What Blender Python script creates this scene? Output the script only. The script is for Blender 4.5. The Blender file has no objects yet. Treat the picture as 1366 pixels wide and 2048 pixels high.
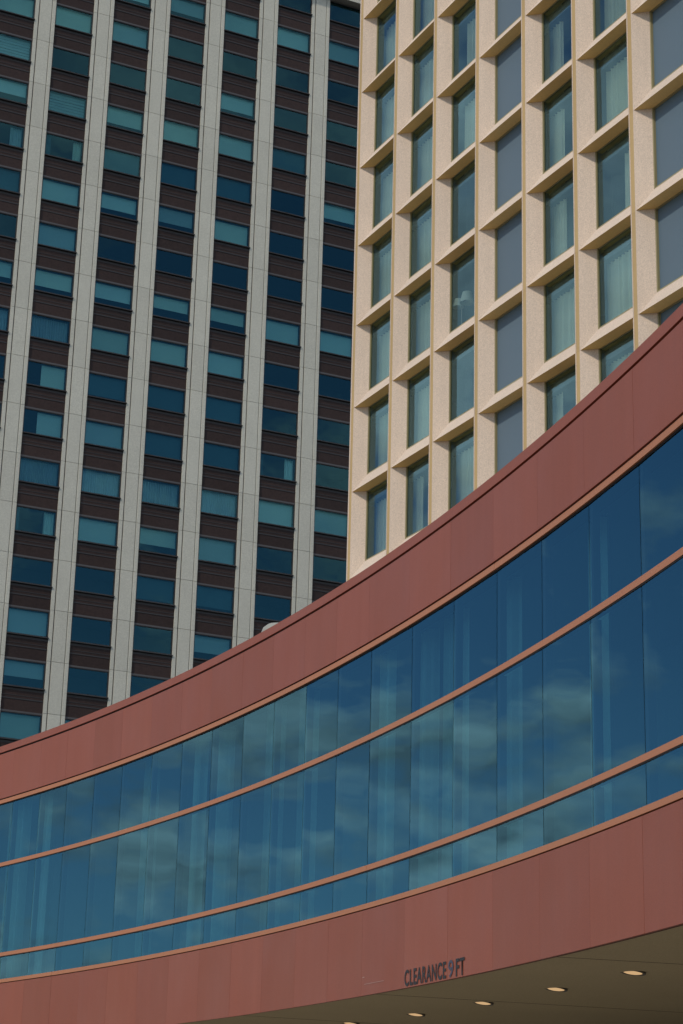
import bpy, math, random
from mathutils import Matrix, Vector
from math import sin, cos, radians, pi

random.seed(7)
scene = bpy.context.scene
col = scene.collection

# ------------------------------------------------------------------ camera
EYE = 1.6
PITCH, ROLL, FPX = 0.31794313, 0.02618442, 4009.02
fw = Vector((0, cos(PITCH), sin(PITCH)))
u0 = Vector((0, -sin(PITCH), cos(PITCH)))
r0 = Vector((1, 0, 0))
rt = r0 * cos(ROLL) + u0 * sin(ROLL)
up = u0 * cos(ROLL) - r0 * sin(ROLL)
cam_d = bpy.data.cameras.new('camera')
cam = bpy.data.objects.new('camera', cam_d)
col.objects.link(cam)
cam_d.sensor_fit = 'HORIZONTAL'
cam_d.sensor_width = 24.0
cam_d.lens = FPX / 1366 * 24.0
cam_d.clip_start = 0.1
cam_d.clip_end = 6000
M = Matrix.Identity(4)
for i in range(3):
    M[i][0], M[i][1], M[i][2] = rt[i], up[i], -fw[i]
M[2][3] = EYE
cam.matrix_world = M
scene.camera = cam

# ------------------------------------------------------------------ street grid
TH = 0.4516986
U = Vector((sin(TH), -cos(TH), 0))     # along the beige facade, towards the camera
V = Vector((cos(TH), sin(TH), 0))      # along the tower facade, to the right

# ------------------------------------------------------------------ sun and sky
SU, SN, SZ = 0.34, 0.70, 0.63
sun_dir = (U * SU - V * SN + Vector((0, 0, SZ))).normalized()
SUN_EL = math.asin(sun_dir.z)
SUN_AZ = math.atan2(sun_dir.x, sun_dir.y)
sd = bpy.data.lights.new('sun', 'SUN')
sd.energy = 2.1
sd.angle = radians(0.53)
sd.color = (1.0, 0.91, 0.78)
sun = bpy.data.objects.new('sun', sd)
col.objects.link(sun)
sun.rotation_euler = (-sun_dir).to_track_quat('-Z', 'Y').to_euler()
sun.location = (0, 0, 150)

world = bpy.data.worlds.new('World')
scene.world = world
world.use_nodes = True
nt = world.node_tree
nt.nodes.clear()
def N(t, typ, **kw):
    n = t.nodes.new(typ)
    for k, v in kw.items():
        setattr(n, k, v)
    return n
wo = N(nt, 'ShaderNodeOutputWorld')
bg = N(nt, 'ShaderNodeBackground')
bg.inputs['Strength'].default_value = 0.14
sky = N(nt, 'ShaderNodeTexSky', sky_type='NISHITA', sun_disc=False)
sky.sun_elevation = SUN_EL
sky.sun_rotation = SUN_AZ
sky.altitude = 800
sky.air_density = 1.0
sky.dust_density = 0.0
sky.ozone_density = 2.0
tc = N(nt, 'ShaderNodeTexCoord')
sep = N(nt, 'ShaderNodeSeparateXYZ')
nt.links.new(tc.outputs['Generated'], sep.inputs[0])
def mth(t, op, a, b=None):
    n = N(t, 'ShaderNodeMath', operation=op)
    for i, v in enumerate((a, b)):
        if v is None:
            continue
        if isinstance(v, (int, float)):
            n.inputs[i].default_value = v
        else:
            t.links.new(v, n.inputs[i])
    return n.outputs[0]
zz = mth(nt, 'ADD', mth(nt, 'MAXIMUM', sep.outputs[2], 0.0), 0.16)
cx = mth(nt, 'DIVIDE', sep.outputs[0], zz)
cy = mth(nt, 'DIVIDE', sep.outputs[1], zz)
cmb = N(nt, 'ShaderNodeCombineXYZ')
nt.links.new(cx, cmb.inputs[0])
nt.links.new(cy, cmb.inputs[1])
cmb.inputs[2].default_value = 4.9
no1 = N(nt, 'ShaderNodeTexNoise')
no1.inputs['Scale'].default_value = 2.3
no1.inputs['Detail'].default_value = 9
no1.inputs['Roughness'].default_value = 0.56
no1.inputs['Distortion'].default_value = 0.25
nt.links.new(cmb.outputs[0], no1.inputs['Vector'])
cr = N(nt, 'ShaderNodeValToRGB')
cr.color_ramp.elements[0].position = 0.465
cr.color_ramp.elements[1].position = 0.60
nt.links.new(no1.outputs[0], cr.inputs[0])
cmix = N(nt, 'ShaderNodeMix', data_type='RGBA')
nt.links.new(cr.outputs[0], cmix.inputs['Factor'])
nt.links.new(sky.outputs[0], cmix.inputs[6])
no2 = N(nt, 'ShaderNodeTexNoise')
no2.inputs['Scale'].default_value = 5.0
no2.inputs['Detail'].default_value = 6
nt.links.new(cmb.outputs[0], no2.inputs['Vector'])
cr2 = N(nt, 'ShaderNodeValToRGB')
cr2.color_ramp.elements[0].position = 0.36
cr2.color_ramp.elements[0].color = (3.0, 3.15, 3.35, 1)
cr2.color_ramp.elements[1].position = 0.64
cr2.color_ramp.elements[1].color = (7.6, 7.6, 7.5, 1)
nt.links.new(no2.outputs[0], cr2.inputs[0])
nt.links.new(cr2.outputs[0], cmix.inputs[7])
nt.links.new(cmix.outputs[2], bg.inputs['Color'])
nt.links.new(bg.outputs[0], wo.inputs['Surface'])

scene.view_settings.view_transform = 'Standard'
scene.view_settings.look = 'None'
scene.view_settings.exposure = 0.0
scene.view_settings.gamma = 1.0
scene.view_settings.use_curve_mapping = False
scene.render.engine = 'CYCLES'
scene.cycles.max_bounces = 10
scene.cycles.transparent_max_bounces = 12
scene.cycles.transmission_bounces = 4
scene.cycles.use_denoising = True
scene.cycles.caustics_reflective = False
scene.cycles.caustics_refractive = False

# ------------------------------------------------------------------ materials
def mat_base(name):
    m = bpy.data.materials.new(name)
    m.use_nodes = True
    t = m.node_tree
    t.nodes.clear()
    o = N(t, 'ShaderNodeOutputMaterial')
    return m, t, o

def surface(name, c, rough=0.7, spec=0.3, var=0.10, scale=(40, 6), bump=0.0, rnd=0.0, metal=0.0, streak=0.0, coat=0.0, speck=0.0, c2=None, oilcan=0.0):
    """procedural material: base colour with large and fine mottling, optional streaks, grain bump and per-piece variation"""
    m, t, o = mat_base(name)
    p = N(t, 'ShaderNodeBsdfPrincipled')
    p.inputs['Roughness'].default_value = rough
    p.inputs['Specular IOR Level'].default_value = spec
    p.inputs['Metallic'].default_value = metal
    p.inputs['Coat Weight'].default_value = coat
    p.inputs['Coat Roughness'].default_value = 0.22
    x = N(t, 'ShaderNodeTexCoord')
    oi = N(t, 'ShaderNodeObjectInfo')
    ofs = N(t, 'ShaderNodeVectorMath', operation='ADD')
    sc = N(t, 'ShaderNodeVectorMath', operation='SCALE')
    cb = N(t, 'ShaderNodeCombineXYZ')
    for i in range(3):
        t.links.new(oi.outputs['Random'], cb.inputs[i])
    t.links.new(cb.outputs[0], sc.inputs[0])
    sc.inputs['Scale'].default_value = 40.0
    t.links.new(x.outputs['Object'], ofs.inputs[0])
    t.links.new(sc.outputs[0], ofs.inputs[1])
    src = ofs.outputs[0]
    def noise(s, d=4, r=0.6, vec=None):
        n = N(t, 'ShaderNodeTexNoise')
        n.inputs['Scale'].default_value = s
        n.inputs['Detail'].default_value = d
        n.inputs['Roughness'].default_value = r
        t.links.new(vec or src, n.inputs['Vector'])
        return n.outputs[0]
    f1 = noise(scale[0], 3, 0.7)
    f2 = noise(scale[1] * 0.2, 4)
    # brightness multiplier
    g = mth(t, 'ADD', 1.0, mth(t, 'MULTIPLY', mth(t, 'SUBTRACT', f1, 0.5), var * 2.2))
    g = mth(t, 'MULTIPLY', g, mth(t, 'ADD', 1.0, mth(t, 'MULTIPLY', mth(t, 'SUBTRACT', f2, 0.5), var * 1.6)))
    if rnd:
        g = mth(t, 'MULTIPLY', g, mth(t, 'ADD', 1.0 - rnd / 2, mth(t, 'MULTIPLY', oi.outputs['Random'], rnd)))
    if speck:
        f3 = noise(scale[0] * 2.6, 2, 0.9)
        g = mth(t, 'MULTIPLY', g, mth(t, 'ADD', 1.0, mth(t, 'MULTIPLY', mth(t, 'SUBTRACT', f3, 0.5), speck * 2)))
    if streak:
        mp = N(t, 'ShaderNodeMapping')
        mp.inputs['Scale'].default_value = (5.0, 5.0, 0.35)
        t.links.new(src, mp.inputs[0])
        fs = noise(1.2, 5, 0.65, mp.outputs[0])
        g = mth(t, 'MULTIPLY', g, mth(t, 'ADD', 1.0, mth(t, 'MULTIPLY', mth(t, 'SUBTRACT', fs, 0.5), streak * 2)))
    mx = N(t, 'ShaderNodeMix', data_type='RGBA')
    mx.inputs[6].default_value = (*c, 1)
    cc2 = c2 or c
    mx.inputs[7].default_value = (*cc2, 1)
    t.links.new(f2, mx.inputs['Factor'])
    sv = N(t, 'ShaderNodeVectorMath', operation='SCALE')
    t.links.new(mx.outputs[2], sv.inputs[0])
    t.links.new(g, sv.inputs['Scale'])
    t.links.new(sv.outputs[0], p.inputs['Base Color'])
    if bump:
        b = N(t, 'ShaderNodeBump')
        b.inputs['Strength'].default_value = bump
        b.inputs['Distance'].default_value = 0.01
        t.links.new(f1, b.inputs['Height'])
        t.links.new(b.outputs[0], p.inputs['Normal'])
    if oilcan:
        fo = noise(1.1, 2, 0.5)
        b2 = N(t, 'ShaderNodeBump')
        b2.inputs['Strength'].default_value = 1.0
        b2.inputs['Distance'].default_value = oilcan
        t.links.new(fo, b2.inputs['Height'])
        t.links.new(b2.outputs[0], p.inputs['Coat Normal'])
        t.links.new(b2.outputs[0], p.inputs['Normal'])
        t.links.new(mth(t, 'ADD', rough - 0.08, mth(t, 'MULTIPLY', fo, 0.16)), p.inputs['Roughness'])
    t.links.new(p.outputs[0], o.inputs['Surface'])
    return m

def glass(name, refl_tint, trans_tint, base, gain, rough=0.0, wav=0.0, tilt=0.0):
    """coated glass: mirror reflection growing with the angle, over tinted see-through"""
    m, t, o = mat_base(name)
    gl = N(t, 'ShaderNodeBsdfGlossy')
    gl.inputs['Color'].default_value = (*refl_tint, 1)
    gl.inputs['Roughness'].default_value = rough
    tr = N(t, 'ShaderNodeBsdfTransparent')
    tr.inputs['Color'].default_value = (*trans_tint, 1)
    fr = N(t, 'ShaderNodeFresnel')
    fr.inputs['IOR'].default_value = 1.5
    fac = mth(t, 'MINIMUM', mth(t, 'ADD', base, mth(t, 'MULTIPLY', fr.outputs[0], gain)), 0.95)
    # every pane sits a hair out of true, and is slightly pillowed
    geo = N(t, 'ShaderNodeNewGeometry')
    oi = N(t, 'ShaderNodeObjectInfo')
    wn = N(t, 'ShaderNodeTexWhiteNoise', noise_dimensions='1D')
    t.links.new(mth(t, 'MULTIPLY', oi.outputs['Random'], 97.3), wn.inputs['W'])
    c0 = N(t, 'ShaderNodeVectorMath', operation='SUBTRACT')
    t.links.new(wn.outputs['Color'], c0.inputs[0])
    c0.inputs[1].default_value = (0.5, 0.5, 0.5)
    c1 = N(t, 'ShaderNodeVectorMath', operation='SCALE')
    t.links.new(c0.outputs[0], c1.inputs[0])
    c1.inputs['Scale'].default_value = tilt
    x = N(t, 'ShaderNodeTexCoord')
    n = N(t, 'ShaderNodeTexNoise')
    n.inputs['Scale'].default_value = 0.8
    n.inputs['Detail'].default_value = 1
    t.links.new(x.outputs['Object'], n.inputs['Vector'])
    b = N(t, 'ShaderNodeBump')
    b.inputs['Strength'].default_value = 1.0
    b.inputs['Distance'].default_value = wav
    t.links.new(n.outputs[0], b.inputs['Height'])
    c2 = N(t, 'ShaderNodeVectorMath', operation='ADD')
    t.links.new(b.outputs[0], c2.inputs[0])
    t.links.new(c1.outputs[0], c2.inputs[1])
    c3 = N(t, 'ShaderNodeVectorMath', operation='NORMALIZE')
    t.links.new(c2.outputs[0], c3.inputs[0])
    t.links.new(c3.outputs[0], gl.inputs['Normal'])
    mx = N(t, 'ShaderNodeMixShader')
    t.links.new(fac, mx.inputs[0])
    t.links.new(tr.outputs[0], mx.inputs[1])
    t.links.new(gl.outputs[0], mx.inputs[2])
    t.links.new(mx.outputs[0], o.inputs['Surface'])
    return m

def lamp_mat(name, c, s):
    m, t, o = mat_base(name)
    e = N(t, 'ShaderNodeEmission')
    e.inputs['Color'].default_value = (*c, 1)
    e.inputs['Strength'].default_value = s
    t.links.new(e.outputs[0], o.inputs['Surface'])
    return m

def clear_mat():
    m, t, o = mat_base('clear_glass')
    tr = N(t, 'ShaderNodeBsdfTransparent')
    tr.inputs['Color'].default_value = (0.97, 0.98, 0.98, 1)
    t.links.new(tr.outputs[0], o.inputs['Surface'])
    return m

MT = {
    'clear': clear_mat(),
    'asphalt': surface('asphalt', (0.05, 0.05, 0.052), 0.9, 0.2, 0.25, (30, 1.5), 0.3),
    'concrete': surface('concrete', (0.34, 0.32, 0.28), 0.9, 0.2, 0.15, (30, 1.0), 0.2),
    # tower
    'pier': surface('pale_granite', (0.53, 0.515, 0.44), 0.75, 0.3, 0.12, (8, 3), 0.15, 0.08, speck=0.4, streak=0.04),
    'pier_core': surface('pier_joint', (0.10, 0.10, 0.105), 0.9, 0.2),
    'spandrel': surface('brown_spandrel', (0.042, 0.023, 0.018), 0.6, 0.25, 0.45, (5, 8), 0.2, 0.35, speck=0.2, c2=(0.026, 0.017, 0.016)),
    'darkmetal': surface('dark_bronze', (0.030, 0.027, 0.027), 0.5, 0.5, 0.15),
    'rail': surface('grey_rail', (0.075, 0.068, 0.068), 0.5, 0.5, 0.1),
    'tglass': glass('teal_glass', (0.22, 0.60, 0.68), (0.52, 0.84, 0.90), 0.07, 1.0, 0.0, 0.004, 0.02),
    'blind': surface('roller_blind', (0.78, 0.80, 0.72), 0.9, 0.1, 0.04, (8, 2), rnd=0.35),
    'blind_cream': surface('cream_blind', (0.84, 0.82, 0.68), 0.9, 0.1, 0.04, (8, 2), rnd=0.3),
    'blind_grey': surface('grey_blind', (0.58, 0.60, 0.58), 0.9, 0.1, 0.05, (8, 2), rnd=0.3),
    'blind_dim': surface('dim_blind', (0.12, 0.18, 0.20), 0.9, 0.1, 0.10, (8, 2), rnd=0.6),
    'sheer': surface('grey_sheer', (0.50, 0.52, 0.55), 0.9, 0.1, 0.12, (8, 2), rnd=0.4),
    'room': surface('room_wall', (0.10, 0.10, 0.10), 0.9, 0.1),
    # beige building
    'precast': surface('beige_precast', (0.64, 0.515, 0.41), 0.85, 0.2, 0.10, (12, 3), 0.25, 0.06, speck=0.45, streak=0.08),
    'tan': surface('tan_joint', (0.50, 0.345, 0.165), 0.8, 0.2, 0.10, (20, 3), rnd=0.1),
    'softan': surface('tan_soffit', (0.78, 0.53, 0.22), 0.85, 0.2, 0.10, (12, 3), 0.2, speck=0.2),
    'olive': surface('olive_frame', (0.30, 0.255, 0.13), 0.45, 0.5, 0.1),
    'hglass': glass('blue_glass', (0.42, 0.76, 0.90), (0.90, 0.99, 0.91), 0.09, 1.0, 0.0, 0.004, 0.02),
    'curtain': surface('pale_curtain', (0.88, 0.88, 0.74), 0.9, 0.1, 0.05, (10, 2), rnd=0.12),
    'panel': surface('grey_blue_panel', (0.105, 0.152, 0.19), 0.5, 0.3, 0.04, (30, 3), rnd=0.05, speck=0.10),
    'hroom': surface('hotel_room', (0.26, 0.31, 0.38), 0.9, 0.1),
    'shade': surface('white_lamp_shade', (0.85, 0.85, 0.78), 0.8, 0.1, 0.03),
    'steel': surface('lamp_stem', (0.5, 0.5, 0.5), 0.4, 0.5, 0.03),
    # curved building
    'red': surface('red_panel', (0.265, 0.071, 0.034), 0.45, 0.2, 0.12, (70, 1.5), 0.0, 0.14, streak=0.10, coat=0.03, speck=0.5, c2=(0.228, 0.060, 0.036), oilcan=0.012),
    'trim': surface('orange_trim', (0.40, 0.15, 0.065), 0.5, 0.4, 0.06, (40, 2), rnd=0.05, speck=0.08),
    'backing': surface('red_backing', (0.045, 0.016, 0.014), 0.8, 0.2),
    'joint': surface('glazing_joint', (0.035, 0.030, 0.040), 0.7, 0.3),
    'reveal': surface('dark_reveal', (0.02, 0.016, 0.016), 0.8, 0.2),
    'cglass': glass('deep_blue_glass', (0.25, 0.585, 0.74), (0.42, 0.72, 0.76), 0.12, 1.0, 0.0, 0.004, 0.034),
    'csheer': surface('sheer_drape', (0.44, 0.48, 0.44), 0.9, 0.1, 0.10, (10, 2), rnd=0.5, streak=0.15),
    'soffit': surface('olive_soffit', (0.44, 0.35, 0.215), 0.9, 0.15, 0.12, (45, 2), 0.1, speck=0.45),
    'ink': surface('black_paint', (0.030, 0.026, 0.028), 0.6, 0.3, 0.3, (30, 8)),
    'ink9': surface('faded_blue_paint', (0.060, 0.060, 0.090), 0.6, 0.3, 0.3, (30, 8)),
    'scratch': surface('pale_scratch', (0.42, 0.25, 0.21), 0.7, 0.2),
    'roof': surface('roof_membrane', (0.30, 0.29, 0.27), 0.9, 0.2),
    'vent': surface('pale_vent', (0.30, 0.30, 0.26), 0.6, 0.4, 0.06),
    'lamp': lamp_mat('warm_lamp', (1.0, 0.64, 0.32), 0.62),
    'rim': surface('lamp_rim', (0.10, 0.085, 0.065), 0.5, 0.4),
    'cwall': surface('interior_wall', (0.16, 0.17, 0.17), 0.9, 0.1),
}

# ------------------------------------------------------------------ mesh helpers
class MB:
    def __init__(s):
        s.v, s.f, s.m = [], [], []
    def face(s, pts, mi=0):
        b = len(s.v)
        s.v += [tuple(p) for p in pts]
        s.f.append(tuple(range(b, b + len(pts))))
        s.m.append(mi)
        return s
    def box(s, x0, x1, y0, y1, z0, z1, mi=0):
        b = len(s.v)
        s.v += [(x0, y0, z0), (x1, y0, z0), (x1, y1, z0), (x0, y1, z0), (x0, y0, z1), (x1, y0, z1), (x1, y1, z1), (x0, y1, z1)]
        for q in ((0, 3, 2, 1), (4, 5, 6, 7), (0, 1, 5, 4), (1, 2, 6, 5), (2, 3, 7, 6), (3, 0, 4, 7)):
            s.f.append(tuple(b + i for i in q))
            s.m.append(mi)
        return s
    def pane(s, x0, x1, y0, y1, z0, z1):
        """glass sheet: coated outer face (slot 0), clear other faces (slot 1)"""
        s.box(x0, x1, y0, y1, z0, z1, 1)
        s.m[-4] = 0
        return s
    def prism(s, prof, x0, x1, mi=0):
        """closed profile of (y, z) points extruded along x"""
        n = len(prof)
        b = len(s.v)
        s.v += [(x0, y, z) for y, z in prof] + [(x1, y, z) for y, z in prof]
        for i in range(n):
            j = (i + 1) % n
            s.f.append((b + i, b + j, b + n + j, b + n + i))
            s.m.append(mi)
        s.f.append(tuple(b + i for i in reversed(range(n))))
        s.m.append(mi)
        s.f.append(tuple(b + n + i for i in range(n)))
        s.m.append(mi)
        return s
    def lathe(s, prof, seg=20, mi=0, cx=0, cy=0):
        b = len(s.v)
        for r, z in prof:
            for k in range(seg):
                a = 2 * pi * k / seg
                s.v.append((cx + r * cos(a), cy + r * sin(a), z))
        for i in range(len(prof) - 1):
            for k in range(seg):
                l = (k + 1) % seg
                s.f.append((b + i * seg + k, b + i * seg + l, b + (i + 1) * seg + l, b + (i + 1) * seg + k))
                s.m.append(mi)
        return s
    def mesh(s, name, mats):
        me = bpy.data.meshes.new(name)
        me.from_pydata(s.v, [], s.f)
        for m in mats:
            me.materials.append(MT[m])
        me.polygons.foreach_set('material_index', s.m)
        me.update()
        return me
    def build(s, name, mats, parent=None, smooth=False):
        me = s.mesh(name, [mats] if isinstance(mats, str) else mats)
        if smooth:
            me.polygons.foreach_set('use_smooth', [True] * len(me.polygons))
        return place(name, me, parent)

def place(name, me, parent=None, loc=None, rot=None):
    o = bpy.data.objects.new(name, me)
    col.objects.link(o)
    o.parent = parent
    if loc:
        o.location = loc
    if rot:
        o.rotation_euler = rot
    return o

def tag(o, label=None, cat=None, group=None, kind=None):
    for k, v in (('label', label), ('category', cat), ('group', group), ('kind', kind)):
        if v:
            o[k] = v
    return o

def thing(name, loc, rz, label, cat, group=None):
    o = bpy.data.objects.new(name, None)
    col.objects.link(o)
    o.empty_display_size = 0.3
    o.location = loc
    o.rotation_euler = (0, 0, rz)
    return tag(o, label, cat, group)

def pleats(x0, x1, z0, z1, y, amp, per, rng, slope=0.0):
    """a hanging curtain: wavy sheet with a little thickness variation in its folds"""
    m = MB()
    n = max(6, int((x1 - x0) / per * 6))
    ph = rng.random() * 6
    row = []
    for i in range(n + 1):
        x = x0 + (x1 - x0) * i / n
        a = amp * (0.6 + 0.8 * rng.random())
        ph += rng.uniform(-0.5, 0.5)
        row.append((x, y + a * sin(2 * pi * (x - x0) / per + ph)))
    for i in range(n):
        (xa, ya), (xb, yb) = row[i], row[i + 1]
        m.face([(xa, ya, z0), (xb, yb, z0), (xb + slope, yb, z1), (xa + slope, ya, z1)])
    return m

# ------------------------------------------------------------------ the ground
tag(MB().box(-1500, 1500, -1500, 1500, -0.5, 0.0).build('ground', 'asphalt'), kind='structure')
pv = MB()
pv.lathe([(0.0, 0.008), (75.0, 0.008), (75.0, 0.002)], 96)
pv.build('pavement', 'concrete')['kind'] = 'structure'  # unseen pale paving, added to bounce sunlight up onto the soffit

# ================================================================== OFFICE TOWER
TW, TF = 4.39695, 3.5
TZ = 78.53638 + EYE              # sill height of window row 0
tower = thing('office_tower', (-23.22366, 126.65701, 0), TH,
              'tall office tower with pale stone piers and dark brown spandrels behind the red building', 'tower')
TC0, TC1 = -2, 7                  # window columns
TR0, TR1 = -2, 18                 # window rows
xl = (TC0 - 1) * TW + 0.1
xr = TC1 * TW + 1.6
zbot = TZ - TR1 * TF - 1.75
ztop = TZ + 2 * TF + 1.87
# inner body: back wall, floor slabs, solid foot, side walls
MB().box(xl, xr, 3.2, 24, 0, ztop + 3).build('core_wall', 'room', tower)
MB().box(xl, xr, 0.02, 3.2, 0, zbot - 1.7).build('base_wall', 'pier', tower)
slab = MB().box(xl, xr, 0.12, 3.195, -1.60, -0.15).mesh('floor_slab', ['room'])
for r in range(TR0 - 1, TR1 + 1):
    place('floor_slab', slab, tower, (0, 0, TZ - r * TF))
for x in (xl - 0.4, xr):
    MB().box(x, x + 0.4, 0.03, 3.2, zbot - 1.7, ztop + 3).build('side_wall', 'pier', tower)
part = MB().box(-0.06, 0.06, 0.12, 3.195, -0.15, 1.9).mesh('partition', ['room'])

# piers: three strips of stone with a groove each side, in storey-high panels
pier_core = MB().box(4.52, 5.98, -0.045, 0.12, zbot - 1.0, ztop).mesh('pier', ['pier_core'])
g = 0.012
st = MB()
zj = 1.905
st.box(4.50, 4.745, -0.115, 0.10, zj - TF + g, zj - g)
st.box(4.825, 5.680, -0.150, -0.04, zj - TF + g, zj - g)
za_, zb_ = zj - TF + g, zj - g
pl_ = [(5.700, -0.047), (5.765, -0.150), (6.000, -0.150), (6.000, 0.10), (5.700, 0.10)]
for i in range(5):
    (xa, ya), (xb, yb) = pl_[i], pl_[(i + 1) % 5]
    st.face([(xa, ya, za_), (xb, yb, za_), (xb, yb, zb_), (xa, ya, zb_)])
st.face([(x, y, za_) for x, y in reversed(pl_)])
st.face([(x, y, zb_) for x, y in pl_])
stone = st.mesh('stone_panel', ['pier'])
for c in range(TC0 - 1, TC1):
    pr = place('pier', pier_core, tower, (c * TW, 0, 0))
    for r in range(TR0 - 1, TR1 + 1):
        place('stone_panel', stone, pr, (0, 0, TZ - r * TF))

# spandrels with projecting sill nose and rails
sp = MB()
XA, XB = 1.615, 4.495             # clear width between piers, from column origin
sp.box(XA, XB, -0.015, 0.10, -1.62, -0.10, 0)
sp.prism([(-0.20, -0.085), (-0.20, -0.015), (-0.02, 0.0), (0.08, 0.0), (0.08, -0.115), (-0.02, -0.115)], XA, XB, 1)
sp.box(XA, XB, -0.045, -0.016, -0.86, -0.78, 1)
sp.box(XA, XB, -0.022, -0.0155, -0.27, -0.117, 1)  # dark strip deepening the shadow band below the sill nose by colour
sp.box(XA, XB, -0.035, -0.016, -0.62, -0.585, 1)
sp.box(XA, XB, -0.055, 0.09, -1.745, -1.625, 2)
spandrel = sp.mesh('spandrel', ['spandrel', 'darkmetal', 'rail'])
# window frame
wf = MB()
wf.box(XA, XA + 0.075, -0.03, 0.10, 0.002, 1.75)
wf.box(XB - 0.075, XB, -0.03, 0.10, 0.002, 1.75)
wf.box(XA + 0.075, XB - 0.075, -0.03, 0.10, 1.70, 1.752)
wf.box(XA + 0.075, XB - 0.075, -0.03, 0.10, 0.002, 0.05)
winframe = wf.mesh('window', ['darkmetal'])
gx0, gx1, gz0, gz1 = XA + 0.077, XB - 0.077, 0.052, 1.698
tpane = MB().pane(-(gx1 - gx0) / 2, (gx1 - gx0) / 2, -0.004, 0.004, 0, gz1 - gz0).mesh('glass_pane', ['tglass', 'clear'])

# what each window shows: L blind down, P blind part way, D open, M dim blind, C curtain, H blind beside a gap, W slatted, S side curtains
STATE = {
    0: (0, 'LWPSMDPCD'),
    1: (0, 'LDWSLLPCHHCSDLPL'),
    2: (-1, 'PLDPMPDPLMLCLDDD'),
    3: (-1, 'PDDLMPDPLMMCPMDD'),
    4: (-1, 'LDPLMLDPLMMCLMP'),
    5: (-2, 'DLDDMDDDLDDSLDD'),
    6: (-2, 'DLDDDPDDLDDDLDD'),
}
rng = random.Random(11)
def vary(*a):
    return rng.uniform(*a)
for c in range(TC0, TC1 + 1):
    for r in range(TR0, TR1 + 1):
        loc = (c * TW - 4.41, 0, TZ - r * TF)
        loc = (c * TW - TW, 0, TZ - r * TF)
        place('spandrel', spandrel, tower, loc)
        w = place('window', winframe, tower, loc)
        place('glass_pane', tpane, w, ((gx0 + gx1) / 2, 0.035, gz0))
        place('partition', part, tower, (loc[0] + XA - 0.7, 0, loc[2]))
        r1, sset = STATE.get(c, (0, ''))
        k = r - r1
        ch = sset[k] if 0 <= k < len(sset) else rng.choice('LPDDMC')
        y = 0.30
        bm = rng.choice(('blind', 'blind', 'blind_cream', 'blind_grey'))
        if ch == 'L':
            MB().box(gx0, gx1, y, y + 0.006, gz0 - 0.01 + vary(0, 0.06), gz1).build('blind', bm, w)
        elif ch == 'W':
            m = MB()
            zz0 = gz0 + 0.02
            for i in range(7):
                z = zz0 + i * (gz1 - zz0) / 7
                m.box(gx0, gx1, y, y + 0.01, z, z + (gz1 - zz0) / 7 - vary(0.015, 0.05))
            m.build('slatted_blind', bm, w)
        elif ch == 'P':
            f = vary(0.28, 0.48)
            MB().box(gx0, gx1, y, y + 0.006, gz0 + f * (gz1 - gz0), gz1).box(gx0, gx1, y - 0.006, y + 0.012, gz0 + f * (gz1 - gz0) - 0.03, gz0 + f * (gz1 - gz0) - 0.001).build('blind', bm, w)
        elif ch == 'M':
            MB().box(gx0, gx1, y, y + 0.006, gz0 + vary(-0.01, 0.3), gz1).build('blind', 'blind_dim', w)
        elif ch == 'C':
            pleats(gx0, gx1, gz0 - 0.05, gz1, y + 0.08, 0.035, 0.17, rng).build('curtain', 'sheer', w)
        elif ch == 'H':
            f = gx0 + vary(0.25, 0.42) * (gx1 - gx0)
            MB().box(f, gx1, y, y + 0.006, gz0 - 0.01, gz1).build('blind', bm, w)
        elif ch == 'S':
            pleats(gx0, gx0 + vary(0.3, 0.6), gz0 - 0.05, gz1, y + 0.08, 0.035, 0.15, rng).build('curtain', 'blind_dim', w)
            pleats(gx1 - vary(0.5, 0.9), gx1, gz0 - 0.05, gz1, y + 0.08, 0.035, 0.15, rng).build('curtain', bm, w)
# crowning beam over the top row
cb = MB()
cb.box(xl - 0.6, xr + 0.6, -0.62, 3.3, ztop + 0.012, ztop + 0.30)
cb.box(xl - 0.6, xr + 0.6, -0.55, 3.3, ztop + 0.302, ztop + 0.36, 1)
cb.box(xl - 0.6, xr + 0.6, -0.62, 3.3, ztop + 0.362, ztop + 3.0)
cb.build('crowning_beam', ['pier', 'pier_core'], tower)

# ================================================================== BEIGE BUILDING
HW, HF = 2.96365, 3.2
HZ = 42.07628 + EYE
hotel = thing('beige_building', (0.35334, 67.21216, 0), TH - pi / 2,
              'beige precast building with a deep grid of splayed windows beside the dark tower', 'building')
HC, HR0, HR1 = 10, -2, 9
DP, JX, SZH = 0.40, 0.345, 0.61    # recess depth, jamb splay, sill rise
hzb = HZ - HR1 * HF
hx1 = HC * HW
MB().box(-0.30, hx1, 3.6, 18, 0, HZ + 3 * HF + 1.0).build('core_wall', 'hroom', hotel)
MB().box(-0.30, hx1, 0.05, 3.595, 0, hzb - 0.01).build('base_wall', 'precast', hotel)
MB().box(-0.34, -0.265, 0.02, 3.6, hzb, HZ + 3 * HF + 1.0).build('corner_strip', 'precast', hotel)
hslab = MB().box(-0.262, hx1, 0.70, 3.595, -0.30, 0.0).mesh('floor_slab', ['hroom'])
for r in range(HR0 - 1, HR1 + 1):
    place('floor_slab', hslab, hotel, (0, 0, HZ - r * HF))
XR = 2.70
pm = MB()
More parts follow.
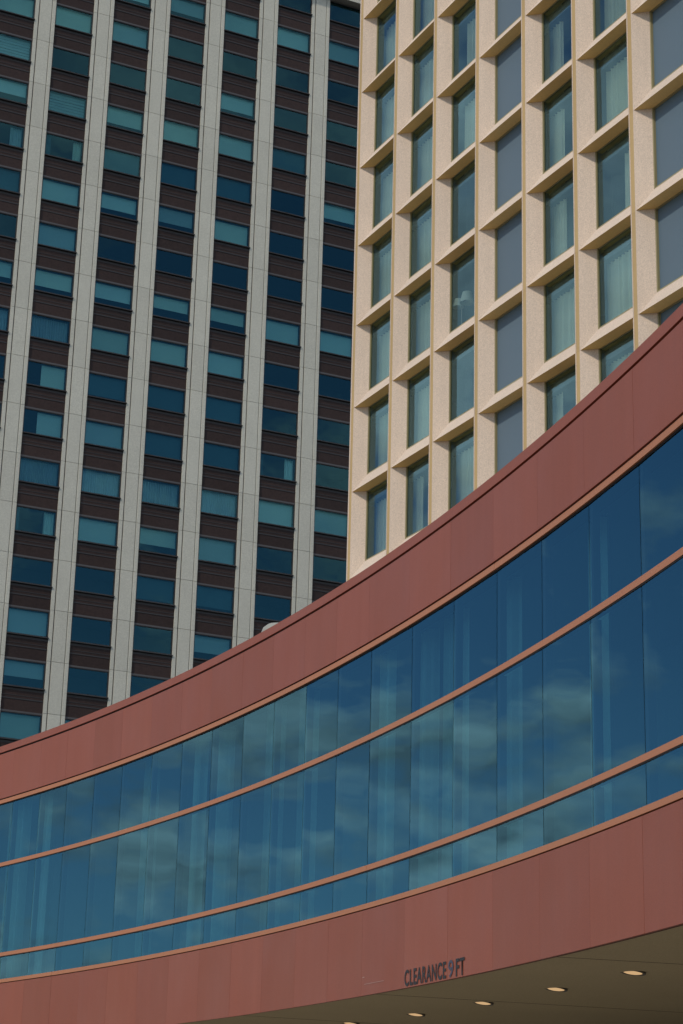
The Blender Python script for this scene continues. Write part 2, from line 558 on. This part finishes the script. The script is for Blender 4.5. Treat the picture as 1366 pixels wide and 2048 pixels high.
# mullion: pale edge, tan joint set back a little, pale edge
pm.box(-0.262, -0.222, 0.0, 0.60, 0, HF - 0.004)
pm.box(-0.2215, -0.0305, 0.012, 0.60, 0, HF - 0.004, 1)
pm.box(-0.030, 0.0, 0.0, 0.60, 0, HF - 0.004)
a0, a1 = (0, 0, 0), (XR, 0, 0)
b0, b1 = (JX, DP, SZH), (XR - 0.30, DP, SZH)
e0, e1 = (JX, DP, HF), (XR - 0.30, DP, HF)
t0, t1 = (0, 0, HF), (XR, 0, HF)
pm.face([a0, a1, b1, b0])                       # sloping sill
pm.face([a0, b0, e0, t0])                       # left splayed jamb
pm.face([a1, t1, e1, b1])                       # right splayed jamb
pm.face([a0, (JX, DP, 0), (XR - 0.30, DP, 0), a1], 2)   # soffit over the window below
pm.face([(JX, DP, 0), (JX, DP + 0.25, 0), (XR - 0.30, DP + 0.25, 0), (XR - 0.30, DP, 0)], 2)
pm.face([b0, b1, (XR - 0.30, DP + 0.25, SZH), (JX, DP + 0.25, SZH)])
fpanel = pm.mesh('facade_panel', ['precast', 'tan', 'softan'])
# window frame behind the jambs
fy0, fy1 = DP, DP + 0.08
wx0, wx1, wz0, wz1 = JX, XR - 0.30, SZH, HF
fm = MB()
fm.box(wx0 - 0.05, wx0 + 0.045, fy0 + 0.003, fy1, wz0, wz1 - 0.003)
fm.box(wx1 - 0.045, wx1 + 0.05, fy0 + 0.003, fy1, wz0, wz1 - 0.003)
fm.box(wx0 + 0.046, wx1 - 0.046, fy0 + 0.01, fy1, wz1 - 0.025, wz1 - 0.004)
fm.box(wx0 + 0.046, wx1 - 0.046, fy0 + 0.01, fy1, wz0 + 0.001, wz0 + 0.05)
hframe = fm.mesh('window_frame', ['olive'])
hg = MB().pane(-(wx1 - wx0) / 2 + 0.047, (wx1 - wx0) / 2 - 0.047, -0.005, 0.005, 0.051, wz1 - wz0 - 0.026).mesh('glass_pane', ['hglass', 'clear'])
hs = MB().box(wx0 + 0.047, wx1 - 0.047, fy0 + 0.079, fy0 + 0.10, wz0 + 0.051, wz1 - 0.026).mesh('infill_panel', ['panel'])
hpart = MB().box(-0.18, -0.08, 1.3, 3.595, 0, HF - 0.31).mesh('partition', ['hroom'])
# curtains: (from, to) as shares of the window width, per column and row
CUR = {
    0: {r: [(0.30, 1.0)] for r in range(-1, 8)},
    1: {r: [(0.06, 1.0)] for r in range(-1, 8)},
    2: {0: [(0.5, 1)], 1: [(0.60, 1.0)], 2: [(0.50, 1.0)], 3: [(0.42, 1.0)], 4: [(0.86, 1.0)], 5: [], 6: [], 7: [(0.10, 1.0)]},
    4: {2: [(0.15, 0.52)], 3: [(0.12, 0.55)], 4: [(0.22, 0.58)], 5: [(0.30, 0.62)], 6: [(0.05, 1.0)], 7: [(0.15, 0.5)]},
    5: {2: [(0.45, 1.0)], 3: [(0.35, 1.0)], 4: [(0.35, 1.0)], 5: [(0.04, 0.18), (0.78, 1.0)], 6: [(0.28, 1.0)], 7: [(0.2, 0.8)]},
}
CUR[1][2] = [(0.06, 0.6), (0.66, 1.0)]
CUR[1][7] = [(0.06, 0.50)]
hr = random.Random(5)
for c in range(HC):
    for r in range(HR0, HR1 + 1):
        b = place('facade_panel', fpanel, hotel, (c * HW, 0, HZ - r * HF))
        place('window_frame', hframe, b)
        if c in (3, 6):
            place('infill_panel', hs, b)
            continue
        place('glass_pane', hg, b, ((wx0 + wx1) / 2, fy1 - 0.03, wz0))
        place('partition', hpart, b)
        for (f0, f1) in CUR.get(c, {}).get(r, [(0.1, hr.uniform(0.4, 1))]):
            ww = wx1 - wx0
            f0, f1 = f0 - 0.42, (f1 - 0.36 if f1 < 0.98 else 1.0)
            pleats(wx0 + f0 * ww, wx0 + f1 * ww, 0.05, HF - 0.31, fy1 + 0.45, 0.05, 0.19, hr, hr.uniform(-0.04, 0.04)).build('curtain', 'curtain', b)
MB().box(-0.34, hx1, 0.0, 3.6, HZ + 3 * HF + 0.0, HZ + 3 * HF + 1.0).build('parapet', 'precast', hotel)

# the two-shade lamp behind one window
def hotel_pt(x, y, z):
    p = Vector((0.35334, 67.21216, 0)) + U * x + V * y
    p.z = z
    return p
lz = HZ - 5 * HF
lamp = thing('floor_lamp', hotel_pt(2 * HW + 0.49, 0.78, lz), TH - pi / 2,
             'white floor lamp with two shades seen through a window of the beige building', 'lamp')
MB().lathe([(0.0, 0.03), (0.16, 0.03), (0.17, 0.0), (0.0, 0.0)], 20).lathe([(0.018, 0.03), (0.018, 1.80)], 10).build('stand', 'steel', lamp)
for sx, sy, z, sc_ in ((-0.14, -0.06, 1.64, 0.82), (0.30, 0.04, 1.66, 1.05)):
    MB().lathe([(0.24 * sc_, z), (0.15 * sc_, z + 0.36 * sc_), (0.145 * sc_, z + 0.36 * sc_), (0.235 * sc_, z)], 22, 0, sx, sy).build('lamp_shade', 'shade', lamp)
    MB().box(min(0, sx), max(0, sx), -0.012, 0.012, z + 0.10, z + 0.124).build('arm', 'steel', lamp)

# ================================================================== CURVED RED BUILDING
CX, CY, CR = -49.28377527, 2.59229303, 53.31661898694375
HH = 3.2
zT, zT2, zU1, zU2 = [EYE + HH * k for k in (2.07, 2.036, 1.783, 1.760)]
zM1a, zM1b, zM2a, zM2b = [EYE + HH * k for k in (1.456, 1.437, 1.0, 0.982)]
zS1, zS2, zL = [EYE + HH * k for k in (0.866, 0.849, 0.562)]
canopy = thing('curved_building', (CX, CY, 0), 0,
               'curved red-panelled building with a sweeping band of blue glass over an olive soffit', 'building')
JOINTS = [34.4, 33.319, 32.273, 31.205, 30.145, 29.025, 27.905, 26.817, 25.701, 24.632, 23.546, 22.49, 21.433,
          20.173, 18.941, 17.73, 16.533, 15.342, 14.155]
while JOINTS[0] < 43:
    JOINTS.insert(0, JOINTS[0] + 1.075)
while JOINTS[-1] > 5:
    JOINTS.append(JOINTS[-1] - 1.187)
JOINTS = [radians(a) for a in JOINTS]
A0, A1 = JOINTS[-1], JOINTS[0]
OUT = CR + 7.5

def arc(m, ra, rb, z0, z1, a0, a1, n, mi=0, caps=True):
    """curved bar between radii ra < rb, heights z0 < z1, angles a0 < a1"""
    b = len(m.v)
    for i in range(n + 1):
        a = a0 + (a1 - a0) * i / n
        ca, sa = cos(a), sin(a)
        m.v += [(ra * ca, ra * sa, z0), (ra * ca, ra * sa, z1), (rb * ca, rb * sa, z1), (rb * ca, rb * sa, z0)]
    for i in range(n):
        p = b + 4 * i
        for k in range(4):
            l = (k + 1) % 4
            m.f.append((p + k, p + l, p + 4 + l, p + 4 + k))
            m.m.append(mi)
    if caps:
        m.f.append((b, b + 3, b + 2, b + 1))
        m.m.append(mi)
        e = b + 4 * n
        m.f.append((e, e + 1, e + 2, e + 3))
        m.m.append(mi)
    return m

NA = 140
# carcass: slab with the soffit, ceiling, back wall, lobby wall below
soffit = arc(MB(), CR + 0.062, OUT, zL + 0.03, zL + 0.10, A0, A1, NA).build('soffit', 'soffit', canopy)
arc(MB(), CR + 0.10, OUT, zL + 0.105, zS2 - 0.10, A0, A1, NA).build('floor_slab', 'cwall', canopy)
arc(MB(), CR + 0.10, OUT, zU2 + 0.12, zT - 0.30, A0, A1, NA).build('roof_slab', 'cwall', canopy)
arc(MB(), CR + 0.30, OUT, zT - 0.298, zT - 0.22, A0, A1, NA).build('roof_deck', 'roof', canopy)
arc(MB(), CR + 3.2, CR + 3.4, zS2 - 0.098, zU2 + 0.118, A0, A1, NA).build('interior_wall', 'cwall', canopy)
arc(MB(), CR + 7.0, OUT, 0, zL + 0.028, A0, A1, NA).build('lobby_wall', 'concrete', canopy)
for a in (A0, A1):
    s = 0.004 if a == A0 else -0.004
    arc(MB(), CR + 0.06, OUT - 0.01, zL + 0.105, zT - 0.22, min(a, a + s), max(a, a + s), 1).build('end_wall', 'concrete', canopy)
# faint joints across the soffit
for i in range(0, len(JOINTS) - 1, 4):
    a = JOINTS[i]
    arc(MB(), CR + 0.09, CR + 6.9, zL + 0.0285, zL + 0.0295, a - 0.00012, a + 0.00012, 1).build('soffit_joint', 'reveal', canopy)

# fascias: backing plus one panel per bay
upper = arc(MB(), CR + 0.035, CR + 0.30, zU1 - 0.01, zT - 0.02, A0, A1, NA).build('upper_fascia', 'backing', canopy)
lower = arc(MB(), CR + 0.035, CR + 0.095, zL + 0.012, zS2 - 0.005, A0, A1, NA).build('lower_fascia', 'backing', canopy)
coping = arc(arc(MB(), CR + 0.003, CR + 0.36, zT2, zT, A0, A1, NA), CR + 0.30, CR + 0.36, zT - 0.21, zT2 - 0.001, A0, A1, NA).build('coping', 'red', canopy)
gap = 0.003 / CR
pr = random.Random(3)
for i in range(len(JOINTS) - 1):
    a1, a0 = JOINTS[i], JOINTS[i + 1]
    dr = pr.uniform(-0.0005, 0.0005)
    arc(MB(), CR + dr, CR + 0.034, zU1 + 0.016, zT2 - 0.034, a0 + gap / 2, a1 - gap / 2, 4).build('panel', 'red', upper)
    arc(MB(), CR + dr, CR + 0.034, zL, zS2 - 0.012, a0 + gap / 2, a1 - gap / 2, 4).build('panel', 'red', lower)
arc(MB(), CR + 0.030, CR + 0.034, zT2 - 0.033, zT2 - 0.001, A0, A1, NA).build('coping_gap', 'reveal', canopy)
arc(MB(), CR + 0.020, CR + 0.034, zU1 + 0.001, zU1 + 0.0155, A0, A1, NA).build('trim_gap', 'reveal', canopy)
# orange trims and bars
trims = [('head_trim', zU2 + 0.012, zU1, CR + 0.012), ('transom_bar', zM1b, zM1a, CR + 0.030), ('transom_bar', zM2b, zM2a, CR + 0.030), ('sill_trim', zS2, zS1, CR - 0.006)]
for n, z0, z1, ra in trims:
    bar = arc(MB(), CR + 0.06, CR + 0.10, z0 + 0.001, z1 - 0.001, A0, A1, NA).build(n, 'trim', canopy)
    for i in range(pr.randrange(4), len(JOINTS) - 1, 5):
        j = min(i + 5, len(JOINTS) - 1)
        e = pr.uniform(-0.0012, 0.0012)
        arc(MB(), ra + e, CR + 0.059, z0, z1, JOINTS[j] + 0.002 / CR, JOINTS[i] - 0.002 / CR, 22).build('bar_section', 'trim', bar)
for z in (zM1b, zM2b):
    arc(MB(), CR + 0.034, CR + 0.10, z - 0.016, z - 0.001, A0, A1, NA).build('transom_shadow_strip', 'reveal', canopy)  # dark strip painting in the shadow line along each bar's underside
# dark recess under the head trim
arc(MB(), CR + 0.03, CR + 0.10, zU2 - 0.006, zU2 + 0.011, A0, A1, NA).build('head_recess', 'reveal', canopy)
# glazing
rows = [('upper_glass_row', zM1a + 0.003, zU2 - 0.007), ('middle_glass_row', zM2a + 0.003, zM1b - 0.018), ('lower_glass_row', zS1 + 0.003, zM2b - 0.018)]
RG = CR + 0.044
gz = random.Random(21)
for n, z0, z1 in rows:
    fr = MB()
    for a in JOINTS:
        arc(fr, RG + 0.024, RG + 0.09, z0, z1, a - 0.022 / CR, a + 0.022 / CR, 1)
    row = fr.build(n, 'joint', canopy)
    for i in range(len(JOINTS) - 1):
        a1, a0 = JOINTS[i], JOINTS[i + 1]
        am = (a0 + a1) / 2
        hw = RG * sin((a1 - a0) / 2) - 0.005
        me = MB().pane(-hw, hw, -0.005, 0.005, 0, z1 - z0).mesh('glass_pane', ['cglass', 'clear'])
        place('glass_pane', me, row, (RG * cos(am), RG * sin(am), z0), (0, 0, am - pi / 2))
# drapes behind the glass
dr_ = random.Random(9)
for i in range(len(JOINTS) - 1):
    a1, a0 = JOINTS[i], JOINTS[i + 1]
    if dr_.random() < 0.38:
        continue
    am = (a0 + a1) / 2
    f0 = dr_.uniform(-0.5, 0.1)
    f1 = min(0.5, f0 + dr_.uniform(0.15, 0.7))
    w = (a1 - a0) * CR
    o = pleats(-f1 * w, -f0 * w, zS1 - 0.2, zU2 + 0.1, 0, 0.05, 0.16, dr_).build('drape', 'csheer', canopy)
    rr = CR + 0.42
    o.location = (rr * cos(am), rr * sin(am), 0)
    o.rotation_euler = (0, 0, am - pi / 2)

# lettering on the lower fascia
def letters(txt, aL, aR, z0, z1, mat):
    cu = bpy.data.curves.new('lettering', 'FONT')
    cu.body = txt
    cu.offset = 0.008 if txt == '9' else 0.022
    cu.space_character = 1.12
    ob = bpy.data.objects.new('tmp', cu)
    col.objects.link(ob)
    bpy.context.view_layer.update()
    me = bpy.data.meshes.new_from_object(ob.evaluated_get(bpy.context.evaluated_depsgraph_get()))
    bpy.data.objects.remove(ob)
    xs = [v.co.x for v in me.vertices]
    ys = [v.co.y for v in me.vertices]
    for v in me.vertices:
        fx = (v.co.x - min(xs)) / (max(xs) - min(xs))
        fy = (v.co.y - min(ys)) / (max(ys) - min(ys))
        a = aL + (aR - aL) * fx
        v.co = ((CR - 0.006) * cos(a), (CR - 0.006) * sin(a), z0 + (z1 - z0) * fy)
    me.materials.clear()
    me.materials.append(MT[mat])
    return place('lettering', me, lower)
zt0, zt1 = EYE + 1.812, EYE + 1.977
for txt, l, r_, mt in (('CLEARANCE', 20.14, 18.968, 'ink'), ('9', 18.905, 18.765, 'ink9'), ('FT', 18.70, 18.46, 'ink')):
    letters(txt, radians(l), radians(r_), zt0, zt1, mt)
# scrape mark left of the lettering
arc(MB(), CR - 0.005, CR - 0.0045, EYE + 1.912, EYE + 1.917, radians(20.75), radians(21.33), 2).build('scrape', 'scratch', lower)
arc(MB(), CR - 0.005, CR - 0.0045, EYE + 1.985, EYE + 1.995, radians(21.33), radians(21.39), 1).build('scrape', 'scratch', lower)

# downlights in the soffit
LT = [((2.81056671, 18.97639053), 'rightmost and largest lit round downlight in the olive soffit'),
      ((2.3062006, 20.89417328), 'lit round downlight second from the right in the olive soffit'),
      ((1.71057837, 22.86992034), 'lit round downlight in the olive soffit, third from the right, just right of the lettering'),
      ((1.04337621, 24.81808954), 'lit round downlight in the olive soffit just below the word CLEARANCE'),
      ((0.28241852, 26.64211549), 'leftmost lit downlight, cut by the bottom edge of the picture')]
for (x, y), lab in LT:
    d = thing('downlight', (x, y, zL + 0.03), 0, lab, 'ceiling light', 'lit downlights in the olive soffit')
    d.rotation_euler = (radians(-4), radians(7), 0)
    MB().lathe([(0.094, 0.028), (0.122, 0.028), (0.125, -0.008), (0.117, -0.011), (0.097, -0.008), (0.094, 0.028)], 28).build('rim', 'rim', d)
    MB().lathe([(0.093, 0.004), (0.090, -0.006), (0.07, -0.012), (0.035, -0.015), (0.0, -0.016)], 28).build('lens', 'lamp', d)

# pale vent hood standing on the roof behind the coping
vd = fw * FPX + rt * (557 - 683) + up * (1024 - 1246.5)
vd = vd / math.hypot(vd.x, vd.y)
vt = 20.0
while math.hypot(vd.x * vt - CX, vd.y * vt - CY) < CR + 0.60:
    vt += 0.01
vh = EYE + vd.z * vt - (zT - 0.22)          # height of the hood's top over the roof
vent = thing('roof_vent', (vd.x * vt, vd.y * vt, zT - 0.22), 0,
             'small pale domed vent peeping over the red coping', 'vent')
MB().lathe([(0.0, 0.0), (0.13, 0.0), (0.13, vh - 0.17)], 18).build('neck', 'vent', vent, True)
MB().lathe([(0.10, vh - 0.19), (0.23, vh - 0.19), (0.235, vh - 0.15), (0.21, vh - 0.08), (0.15, vh - 0.03), (0.07, vh - 0.008), (0.0, vh)], 22).build('hood', 'vent', vent, True)
